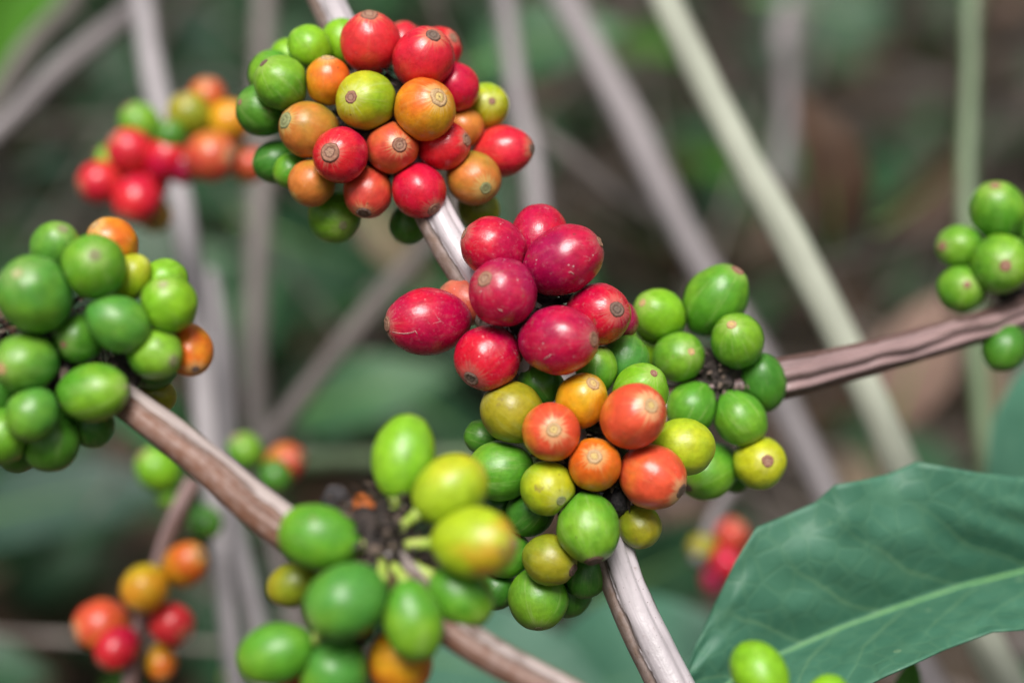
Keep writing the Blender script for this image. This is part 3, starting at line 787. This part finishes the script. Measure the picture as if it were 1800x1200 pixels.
# ================================================================== BEHIND: blurred clusters
def bg_cluster(rows, D, node, grp, cat="coffee cherry"):
    for x, y, a, b, ang, z, cls, label in rows:
        Dq = D - z / FPX * D
        ax = (CR @ Vector((math.cos(R(ang)) * .8, math.sin(R(ang)) * .8, .5))).normalized()
        cherry("coffee_cherry", P(x, y, Dq), ax, px(a, Dq), px(b, Dq), cls, label, cat, grp, "ripe", .22, None, True)
bg_cluster([
 (178, 320, 40, 38, 200, 20, "red", "blurred red cherry at the outer end of the red bunch behind"),
 (241, 350, 44, 41, 250, 40, "crimred", "blurred crimson cherry lowest in the red bunch behind"),
 (230, 266, 41, 39, 140, 30, "red", "blurred dull red cherry between the outer red and the blurred green one"),
 (291, 281, 41, 35, 60, 30, "crimred", "blurred crimson cherry in the middle of the red bunch behind"),
 (370, 275, 46, 45, 0, 60, "coral", "blurred coral orange cherry nearest the mixed top cluster"),
 (247, 220, 40, 35, 120, -10, "green", "blurred green cherry on top of the red bunch behind"),
 (333, 203, 40, 38, 100, 20, "olive", "blurred olive green cherry under the single raised coral one"),
 (364, 172, 35, 32, 80, -10, "coral", "blurred coral cherry raised above the rest of its bunch"),
 (402, 214, 38, 37, 30, 10, "gold", "blurred golden cherry beside the raised coral and olive ones"),
 (436, 290, 36, 31, 0, -30, "coral", "blurred brown orange cherry disappearing behind the mixed top cluster"),
 (272, 378, 31, 29, 270, -30, "tan", "blurred brownish cherry in the shade under the red bunch"),
 (300, 240, 30, 28, 90, 40, "dgreen", "blurred dark green cherry in the middle of the bunch over the whitish stem"),
 (322, 292, 32, 30, 300, 20, "wine", "blurred dark red cherry linking the crimson and the coral orange ones"),
 (196, 282, 28, 26, 150, -20, "yg", "blurred pale green cherry above the outer red one"),
 (268, 318, 32, 30, 250, 0, "crimred", "blurred shaded red cherry enclosed by the other reds of its bunch"),
 (398, 268, 34, 30, 20, -20, "tan", "blurred amber brown cherry between the coral orange and golden ones"),
], 1.29, (300, 265), "blurred red cherries behind")
bg_cluster([
 (325, 992, 45, 36, 35, 10, "orange", "blurred orange cherry leaning out from the thin pink stem"),
 (255, 1033, 42, 41, 250, 50, "gold", "blurred amber cherry in front of the thin pink stem"),
 (179, 1097, 48, 44, 190, 10, "orangered", "blurred large orange cherry next to the crimson one"),
 (206, 1138, 40, 36, 230, 40, "crimred", "blurred crimson cherry below the large blurred orange one"),
 (301, 1096, 39, 37, 330, 10, "red", "blurred red cherry on the far side of the thin pink stem"),
 (283, 1162, 34, 27, 280, -20, "orange", "blurred dim orange cherry hanging under the red one"),
], 1.24, (255, 1060), "blurred orange cherries on the thin stem")
bg_cluster([
 (279, 825, 42, 37, 130, 20, "yg", "blurred light green cherry just under the glossy brown branch"),
 (296, 868, 24, 21, 270, 0, "green", "blurred small green cherry under the blurred light green one"),
 (432, 794, 34, 32, 120, 10, "green", "blurred green cherry above the glossy brown branch"),
 (500, 812, 38, 34, 20, 10, "coral", "blurred orange cherry above the glossy brown branch"),
 (484, 836, 30, 28, 270, 40, "dgreen", "blurred dark green cherry in front of the blurred orange one"),
 (362, 918, 30, 28, 290, 0, "dgreen", "blurred dark green cherry in the gap below the glossy brown branch"),
], 1.30, (360, 830), "blurred cherries by the glossy branch")
bg_cluster([
 (1285, 940, 29, 28, 60, 10, "coral", "blurred pinkish red cherry beside the edge of the big leaf"),
 (1276, 988, 32, 28, 300, 20, "crimred", "blurred crimson cherry below the pinkish one at the leaf edge"),
 (1256, 1016, 26, 24, 250, 0, "wine", "blurred dark red cherry lowest at the leaf edge"),
 (1236, 962, 28, 24, 180, 0, "olive", "blurred yellowish cherry at the end of the pale stalk"),
 (416, 1190, 28, 26, 180, 60, "green", "blurred green cherry beneath the pointed green one at the lower edge"),
], 1.42, (1260, 960), "blurred cherries far behind")

# ================================================================== BEHIND: stems
M_S1 = bark_mat("stem_pale", (.36, .375, .30), (.25, .265, .19), (.12, .12, .08), .6, .6)
M_S2 = bark_mat("stem_mauve", (.25, .222, .228), (.17, .148, .146), (.07, .058, .055), .5, .6)
M_S3 = bark_mat("stem_white", (.34, .31, .32), (.24, .215, .215), (.10, .085, .08), .6, .55)
M_S4 = bark_mat("stem_grey", (.18, .155, .145), (.125, .105, .095), (.05, .04, .036), .5, .65)
M_S5 = bark_mat("stem_green", (.12, .17, .085), (.085, .125, .06), (.045, .06, .03), .5, .5)
def stem(path, mat, label, name="coffee_shoot", n=20, per=14, amp=.10):
    path = [(x, y, D, r * (.76 if D > 1.34 else .88 if D > 1.27 else 1)) for x, y, D, r in path]
    path = [(x + random.uniform(-5, 5), y, D, r * random.uniform(.9, 1.12)) for x, y, D, r in path]
    return branch(name, path, mat, label, "stem", "stems behind the cherries", amp, n, per)
stem([(1090, -180, 1.40, 30), (1170, 0, 1.38, 32), (1285, 240, 1.35, 34), (1400, 440, 1.33, 36), (1510, 660, 1.31, 37), (1590, 830, 1.30, 37), (1690, 1040, 1.29, 38), (1760, 1190, 1.28, 38), (1880, 1420, 1.27, 40)], M_S1, "long pale greenish stem slanting from the top to under the big leaf")
stem([(930, -190, 1.85, 33), (985, -20, 1.80, 34), (1060, 130, 1.74, 35), (1130, 260, 1.68, 36), (1215, 430, 1.60, 37), (1310, 590, 1.54, 33), (1390, 740, 1.50, 33), (1460, 880, 1.47, 34), (1580, 1100, 1.44, 35), (1700, 1320, 1.42, 36)], M_S2, "mauve grey stem slanting beside the long pale greenish one")
stem([(860, -200, 1.75, 25), (885, 0, 1.72, 25), (912, 160, 1.68, 26), (935, 280, 1.65, 27), (950, 400, 1.63, 27), (985, 700, 1.60, 28)], M_S2, "faint mauve stem dropping past the jutting red cherry")
stem([(930, 225, 1.72, 19), (1000, 275, 1.74, 20), (1070, 330, 1.77, 20), (1140, 380, 1.8, 18)], M_S4, "thin grey twig crossing between the two mauve stems")
stem([(225, -170, 1.62, 26), (250, 0, 1.56, 28), (268, 130, 1.50, 30), (295, 250, 1.44, 29), (322, 380, 1.42, 31), (345, 560, 1.40, 33), (362, 760, 1.39, 33), (385, 960, 1.38, 28), (410, 1200, 1.37, 28), (440, 1400, 1.36, 28)], M_S3, "whitish upright stem behind the red bunch and the all green cluster")
stem([(372, 480, 1.60, 20), (392, 620, 1.56, 24), (400, 760, 1.50, 26), (415, 930, 1.44, 24), (450, 1110, 1.42, 25), (480, 1300, 1.40, 26)], M_S3, "slightly bent whitish stem passing behind the glossy brown branch")
stem([(470, -60, 1.9, 24), (458, 260, 1.78, 25), (452, 450, 1.72, 26), (447, 640, 1.68, 27), (455, 800, 1.64, 27), (480, 950, 1.56, 26), (525, 1120, 1.5, 26), (570, 1300, 1.46, 26)], M_S4, "dim grey upright stem in the gap between the two big clusters")
stem([(840, 330, 1.72, 20), (735, 445, 1.66, 24), (640, 560, 1.6, 27), (560, 660, 1.56, 26), (480, 770, 1.53, 25), (400, 880, 1.5, 24)], M_S4, "grey brown stem slanting down from the bare branch behind the crimson egg")
stem([(330, -90, 1.72, 22), (225, 25, 1.66, 23), (110, 120, 1.6, 24), (10, 215, 1.54, 25), (-120, 330, 1.5, 26)], M_S2, "grey stem slanting down across the upper corner to the edge")
stem([(230, -180, 1.9, 22), (130, -10, 1.84, 23), (60, 80, 1.8, 24), (-20, 190, 1.76, 25), (-120, 330, 1.7, 26)], M_S4, "dimmer parallel stem in the extreme upper corner beside the bright leaf")
stem([(1725, -160, 1.62, 21), (1712, 0, 1.6, 22), (1702, 150, 1.58, 23), (1695, 320, 1.56, 24), (1705, 480, 1.54, 25), (1720, 700, 1.52, 25), (1745, 900, 1.5, 26)], M_S5, "straight greenish stem behind the cherries on the mauve branch", "green_shoot")
stem([(260, 835, 1.75, 19), (420, 818, 1.74, 20), (560, 808, 1.73, 20), (700, 805, 1.72, 19), (880, 800, 1.71, 18)], M_S5, "level greenish twig behind the tall lime green cherry", "green_shoot")
stem([(345, 845, 1.26, 14), (318, 890, 1.25, 15), (285, 960, 1.245, 15), (262, 1040, 1.24, 15), (240, 1130, 1.235, 15), (222, 1230, 1.23, 15), (205, 1350, 1.22, 15)], M_B3, "thin pinkish stem carrying the blurred orange cherries")
stem([(1330, 790, 1.5, 16), (1285, 868, 1.46, 17), (1250, 920, 1.43, 17), (1225, 990, 1.41, 15)], M_S2, "short mauve stalk below the small green cluster")
stem([(1392, 10, 2.3, 24), (1386, 70, 2.25, 30), (1384, 130, 2.25, 25), (1380, 220, 2.25, 22), (1370, 330, 2.25, 22)], M_S2, "blurred knobbly grey stub beside the dark brown dead leaf")

# ================================================================== LEAVES
G1 = leaf_mat("leaf_teal", (.042, .142, .086), (.055, .168, .104), (.14, .27, .14), .56, 8.0, .10, (.048, .15, .088))
G2 = leaf_mat("leaf_pale", (.062, .19, .120), (.08, .22, .142), (.17, .33, .20), .5, 9, .2, (.09, .25, .16))
G3 = leaf_mat("leaf_dark", (.011, .048, .020), (.019, .068, .028), (.08, .18, .06), .5, 9, .15, (.03, .10, .05))
G4 = leaf_mat("leaf_fresh", (.075, .26, .012), (.10, .32, .016), (.16, .38, .03), .45, 9, .35, (.08, .27, .02))
G5 = leaf_mat("leaf_mid", (.024, .095, .034), (.038, .125, .040), (.12, .26, .09), .5, 9, .2, (.05, .16, .06))
G6 = leaf_mat("leaf_dull", (.026, .062, .043), (.036, .080, .056), (.06, .11, .06), .55, 9, .15, (.03, .07, .05))
Y1 = leaf_mat("dead_leaf_brown", (.045, .021, .010), (.070, .035, .018), (.12, .07, .045), .7, 9, .1, (.04, .022, .014))
Y2 = leaf_mat("dead_leaf_pink", (.19, .115, .088), (.25, .155, .12), (.36, .24, .18), .7, 9, .15, (.22, .13, .10))
Y3 = leaf_mat("dead_leaf_tan", (.16, .115, .07), (.21, .15, .098), (.32, .25, .17), .7, 9, .15, (.18, .12, .08))
Y4 = leaf_mat("dead_leaf_grey", (.10, .085, .078), (.14, .118, .108), (.25, .21, .19), .7, 9, .1, (.12, .095, .085))

# the big leaf: midrib and both margins followed in depth, tip down at the picture's lower edge
def lerp_list(lst, u):
    k = u * (len(lst) - 1); i = min(int(k), len(lst) - 2); f = k - i
    f = f * f * (3 - 2 * f) * .35 + f * .65
    return [a + (b - a) * f for a, b in zip(lst[i], lst[i + 1])]
MID = [(2120, 905, 1.14), (2010, 945, 1.135), (1900, 978, 1.125), (1800, 1003, 1.115), (1690, 1030, 1.105), (1580, 1066, 1.095), (1470, 1106, 1.085), (1370, 1150, 1.075), (1280, 1200, 1.062), (1205, 1262, 1.05), (1165, 1325, 1.04)]
UPP = [(2118, 900, 1.1400), (2060, 872, 1.1268), (2000, 852, 1.1134), (1930, 841, 1.0976), (1860, 838, 1.0839), (1790, 838, 1.0787), (1720, 830, 1.0739), (1660, 820, 1.0702), (1610, 811, 1.0674), (1560, 833, 1.0658), (1508, 845, 1.0637), (1466, 852, 1.0611), (1434, 882, 1.0594), (1385, 904, 1.0583), (1330, 926, 1.0562), (1290, 990, 1.0535), (1250, 1072, 1.0496), (1222, 1135, 1.0454), (1200, 1200, 1.0426), (1163, 1322, 1.0400)]
LOW = [(2122, 910, 1.14), (2040, 1010, 1.07), (1930, 1080, 1.045), (1815, 1104, 1.03), (1745, 1108, 1.02), (1655, 1142, 1.01), (1560, 1185, 1.0), (1470, 1232, .995), (1375, 1285, .995), (1270, 1325, 1.01), (1168, 1328, 1.04)]
def big(u, v):
    m = lerp_list(MID, u); e = lerp_list(UPP if v > 0 else LOW, u); a = abs(v)
    bulge = .012 * math.sin(math.pi * a) * math.sin(math.pi * min(1, u * 1.05))
    ripple = .0016 * math.sin((u - .28 * a) * 8 * 6.283) * math.sin(math.pi * a) + .005 * a * a * math.sin(u * 31) + .002 * noise.noise(Vector((u * 14, v * 5, 4)))
    return P(m[0] + (e[0] - m[0]) * a, m[1] + (e[1] - m[1]) * a, m[2] + (e[2] - m[2]) * a - bulge * (1 if v > 0 else .5) + ripple)
vs, fs, uv = leaf_grid(big, 90, 44)
bl = mesh_obj("coffee_leaf", vs, fs, G1, None, uv)
s = bl.modifiers.new("thickness", "SOLIDIFY"); s.thickness = .00035
tag(bl, "big dark teal leaf with a yellow green midrib below the small green cluster", "leaf", "coffee leaves")
M_BRIB = simple_mat("big_midrib", (.09, .24, .08), (.13, .29, .09), 150, .45, .2)
rib = [big(k / 40, 0) - (CR @ Vector((0, 0, -1))) * .0002 for k in range(41)]
rv, rf, _ = tube_data(rib, [px(4.2 * (1.12 - k / 41), 1.1) for k in range(41)], 10)
mesh_obj("midrib", rv, rf, M_BRIB, bl)

leaf(1850, 770, 1.36, 460, 260, 65, -20, 10, G2, "pale sea green leaf rising behind the big dark one at the edge")
leaf(1130, 1190, 1.55, 460, 300, 20, 20, -30, G2, "pale sea green leaf under the bare silvery branch")
leaf(880, 1180, 1.5, 420, 230, -8, 15, -30, G2, "pale leaf behind the stalked green cherries near the lower edge")
leaf(1190, 985, 1.85, 330, 170, 25, 0, 20, G3, "dark green leaf behind the blurred cherries at the big leaf's edge")
leaf(15, 20, 1.95, 420, 150, 55, 10, 20, G4, "vivid green leaf in the upper corner beside the slanting stems")
leaf(955, 75, 2.0, 300, 150, 15, 10, -20, G5, "pale green leaf beyond the top of the faint mauve stem")
leaf(90, 880, 2.1, 460, 170, 12, 10, -35, G6, "hazy bluish green leaf below the all green cluster")
leaf(640, 690, 1.95, 330, 140, 15, 10, -25, G5, "mid green leaf between the slanting stem and the tall lime cherry")
leaf(760, 730, 2.1, 300, 120, -30, 0, 10, G3, "dark green leaf just behind the tall lime green cherry")
leaf(1450, 15, 2.4, 260, 130, -15, 10, -15, G3, "dark green leaf at the top above the knobbly stub")
leaf(1455, 300, 1.75, 300, 140, 105, 20, 25, Y1, "dark brown curled dead leaf beside the long pale stem", "dead leaves", "dead_leaf", .35, .4, "dead leaf")
leaf(1610, 630, 1.9, 260, 150, 70, 0, -20, Y2, "pinkish dead leaf seen under the mauve branch", "dead leaves", "dead_leaf", .25, .3, "dead leaf")
leaf(1730, 660, 1.85, 280, 70, 100, 0, 20, Y3, "narrow tan dead leaf hanging beside the pale sea green one", "dead leaves", "dead_leaf", .2, .4, "dead leaf")
leaf(1205, 925, 2.1, 170, 110, 10, 0, 10, Y2, "small pinkish dead leaf glimpsed under the orange red cherry", "dead leaves", "dead_leaf", .2, .3, "dead leaf")
leaf(690, 425, 2.0, 190, 80, -50, 0, 10, Y3, "tan dead leaf hanging behind the green cherry below the top cluster", "dead leaves", "dead_leaf", .2, .3, "dead leaf")
leaf(1640, 330, 2.2, 220, 110, 40, 0, 20, Y1, "brown dead leaf with a reddish neighbour beyond the straight greenish stem", "dead leaves", "dead_leaf", .3, .3, "dead leaf")
leaf(275, 745, 1.7, 220, 110, -60, 0, 15, G5, "green leaf glimpsed behind the start of the glossy brown branch")
leaf(1590, 1225, 1.12, 150, 60, 75, 0, 0, G4, "vivid green young leaf poking up under the big dark leaf", name="young_leaf")
leaf(560, 440, 2.2, 300, 150, -20, 0, 15, G3, "dark green leaf in shade between the top and crimson clusters")

# ================================================================== GROUND, LITTER, UNDERGROWTH
def ground_mat():
    m, t, b = new_mat("forest_soil")
    tc = t.node("ShaderNodeTexCoord")
    n1 = t.noise(tc.outputs["Object"], 6, 6, .65); n2 = t.noise(tc.outputs["Object"], 40, 5, .7)
    c = t.mix(t.smooth(n1, .35, .65), (.030, .022, .015), (.075, .052, .035))
    c = t.mix(t.math("MULTIPLY", t.smooth(n2, .5, .7), .6), c, (.13, .10, .075))
    t.link(c, b.inputs["Base Color"]); b.inputs["Roughness"].default_value = .9
    bp = t.node("ShaderNodeBump"); bp.inputs["Distance"].default_value = .02; t.link(n2, bp.inputs["Height"]); t.link(bp.outputs[0], b.inputs["Normal"])
    return m
gv, gf = [], []
ax = [-60, -20, -8, -4] + [-2.5 + .1 * k for k in range(51)] + [4, 8, 20, 60]
for i, xx in enumerate(ax):
    for j, yy in enumerate(ax):
        hgt = .035 * noise.noise(Vector((xx * 1.7, yy * 1.7, 3))) if abs(xx) < 3 and abs(yy) < 3 else 0
        gv.append((xx, yy + 1.5, hgt))
n = len(ax)
for i in range(n - 1):
    for j in range(n - 1):
        gf.append((i * n + j, (i + 1) * n + j, (i + 1) * n + j + 1, i * n + j + 1))
tag(mesh_obj("ground", gv, gf, ground_mat()), "dark forest soil under the coffee bushes", "ground", None, "structure")

def scatter(name, n, mats, weights, area, hz, L, label, cat, seed, flat=True, keep=None):
    rg = random.Random(seed)
    vs, fs, mi, uvs = [], [], [], []
    tot = 0
    while tot < n:
        x = rg.uniform(*area[0]); y = rg.uniform(*area[1])
        if keep and not keep(x, y, rg): continue
        tot += 1
        z = rg.uniform(*hz) + .035 * noise.noise(Vector((x * 1.7, (y - 1.5) * 1.7, 3)))
        l = rg.uniform(*L); w = l * rg.uniform(.32, .52) * .5
        yaw = rg.uniform(0, 6.283); pit = rg.gauss(0, .25) if flat else rg.uniform(-.9, .5); rol = rg.gauss(0, .3 if flat else .5)
        rot = Matrix.Rotation(yaw, 3, "Z") @ Matrix.Rotation(pit, 3, "Y") @ Matrix.Rotation(rol, 3, "X")
        curl = rg.uniform(-.5, .6) if flat else rg.uniform(.1, .4); fold = rg.uniform(.05, .6)
        m = rg.choices(range(len(mats)), weights)[0]
        b0 = len(vs); nu, nv = 7, 4
        for i in range(nu + 1):
            for j in range(nv + 1):
                u = i / nu; v = j / nv * 2 - 1; ww = leaf_profile(u) * w
                vs.append(rot @ Vector(((u - .5) * l, v * ww, -curl * l * (u - .5) ** 2 + fold * abs(v) * ww + .06 * w * math.sin(9 * u + v * 3 + x * 50))) + Vector((x, y, z)))
                uvs.append((u, v))
        for i in range(nu):
            for j in range(nv):
                a = b0 + i * (nv + 1) + j
                fs.append((a, a + 1, a + nv + 2, a + nv + 1)); mi.append(m)
    o = mesh_obj(name, vs, fs, mats, None, uvs, mi)
    return tag(o, label, cat, None, "stuff")
scatter("leaf_litter", 1100, [Y1, Y2, Y3, Y4, G3], [.42, .13, .15, .22, .08], ((-1.3, 1.3), (.15, 3.0)), (.005, .04), (.05, .13), "brown and grey fallen leaves covering the soil", "leaf litter", 3)
scatter("undergrowth", 1250, [G3, G5, G2, G4], [.70, .25, .02, .03], ((-1.2, 1.2), (.35, 2.6)), (.03, .20), (.05, .13), "low dark green leafy undergrowth blurred in the distance", "undergrowth", 5, False,
        lambda x, y, rg: rg.random() < (.95 if x < .0 else .20))

def twigs(n, seed, ys=(.45, 1.5), zs=(-.02, .25), rr=(.0008, .0026)):
    rg = random.Random(seed); V, F = [], []
    for _ in range(n):
        x, y = rg.uniform(-.7, .7), rg.uniform(*ys)
        p = Vector((x, y, rg.uniform(*zs))); d = Vector((rg.gauss(0, .7), rg.gauss(0, .5), rg.uniform(-.2, 1))).normalized()
        L = rg.uniform(.12, .4); r0 = rg.uniform(*rr); bend = Vector((rg.gauss(0, .15), rg.gauss(0, .15), rg.gauss(0, .1)))
        pts = [p + d * L * k / 9 + bend * L * (k / 9) ** 2 for k in range(10)]
        v, f, _u = tube_data(pts, [r0 * (1.1 - k / 12) for k in range(10)], 7)
        o_ = len(V); V += v; F += [tuple(o_ + q for q in g) for g in f]
    return tag(mesh_obj("twig_tangle", V, F, simple_mat("dry_twig", (.10, .08, .07), (.24, .20, .18), 60, .8)), "tangle of thin dry twigs over the leaf litter", "twigs", None, "stuff")
twigs(260, 4)
scatter("shrub_layer", 420, [G3, G5, G6, Y1, Y4, G4], [.46, .16, .10, .14, .10, .04], ((-.75, .75), (.55, 1.25)), (.0, .30), (.025, .07), "small dark leaves of low shrubs behind the stems", "undergrowth", 21, False,
        lambda x, y, rg: rg.random() < (.9 if x < .05 else .35))
scatter("sky_blocking_foliage", 4200, [G3, G5], [.7, .3], ((-2.2, 2.2), (-2.2, 2.6)), (.0, 1.55), (.10, .18), "unseen leafy walls added at the sides and behind the camera to block low sky", "foliage", 13, False, lambda x, y, rg: max(abs(x) / 1.0, -y / .75) > 1)  # out-of-view leaf walls, added to cut low sky light and darken undersides
scatter("added_shade_canopy", 1300, [G3, G5], [.6, .4], ((-1.5, 1.5), (.62, 3.2)), (.72, 1.25), (.09, .17), "unseen leafy canopy added above the picture to shade the background", "foliage", 11, False)  # out-of-view leaves overhead, added to cast shade on the background

# ================================================================== LIGHT
w = bpy.data.worlds.new("World"); scene.world = w; w.use_nodes = True
t = NT(w.node_tree); bg = t.n["Background"]
sky = t.node("ShaderNodeTexSky"); sky.sky_type = "NISHITA"; sky.sun_disc = False
SUN_EL, SUN_AZ = 68, 190                     # high, from behind the camera
sky.sun_elevation = R(SUN_EL); sky.sun_rotation = R(SUN_AZ)
sky.air_density = 1.0; sky.dust_density = 4.0; sky.ozone_density = .6
hs = t.node("ShaderNodeHueSaturation"); hs.inputs["Saturation"].default_value = .35
t.link(sky.outputs[0], hs.inputs["Color"]); t.link(hs.outputs[0], bg.inputs[0]); bg.inputs[1].default_value = .05
sl = bpy.data.lights.new("sun", "SUN"); so = bpy.data.objects.new("sun", sl); col.objects.link(so)
sl.energy = 2.0; sl.angle = R(27); sl.color = (1, .97, .93)
d = Vector((math.sin(R(SUN_AZ)) * math.cos(R(SUN_EL)), math.cos(R(SUN_AZ)) * math.cos(R(SUN_EL)), math.sin(R(SUN_EL))))
so.rotation_euler = d.to_track_quat("Z", "Y").to_euler()
scene.view_settings.view_transform = "Standard"; scene.view_settings.look = "None"
scene.view_settings.exposure = 1.22; scene.view_settings.gamma = 1
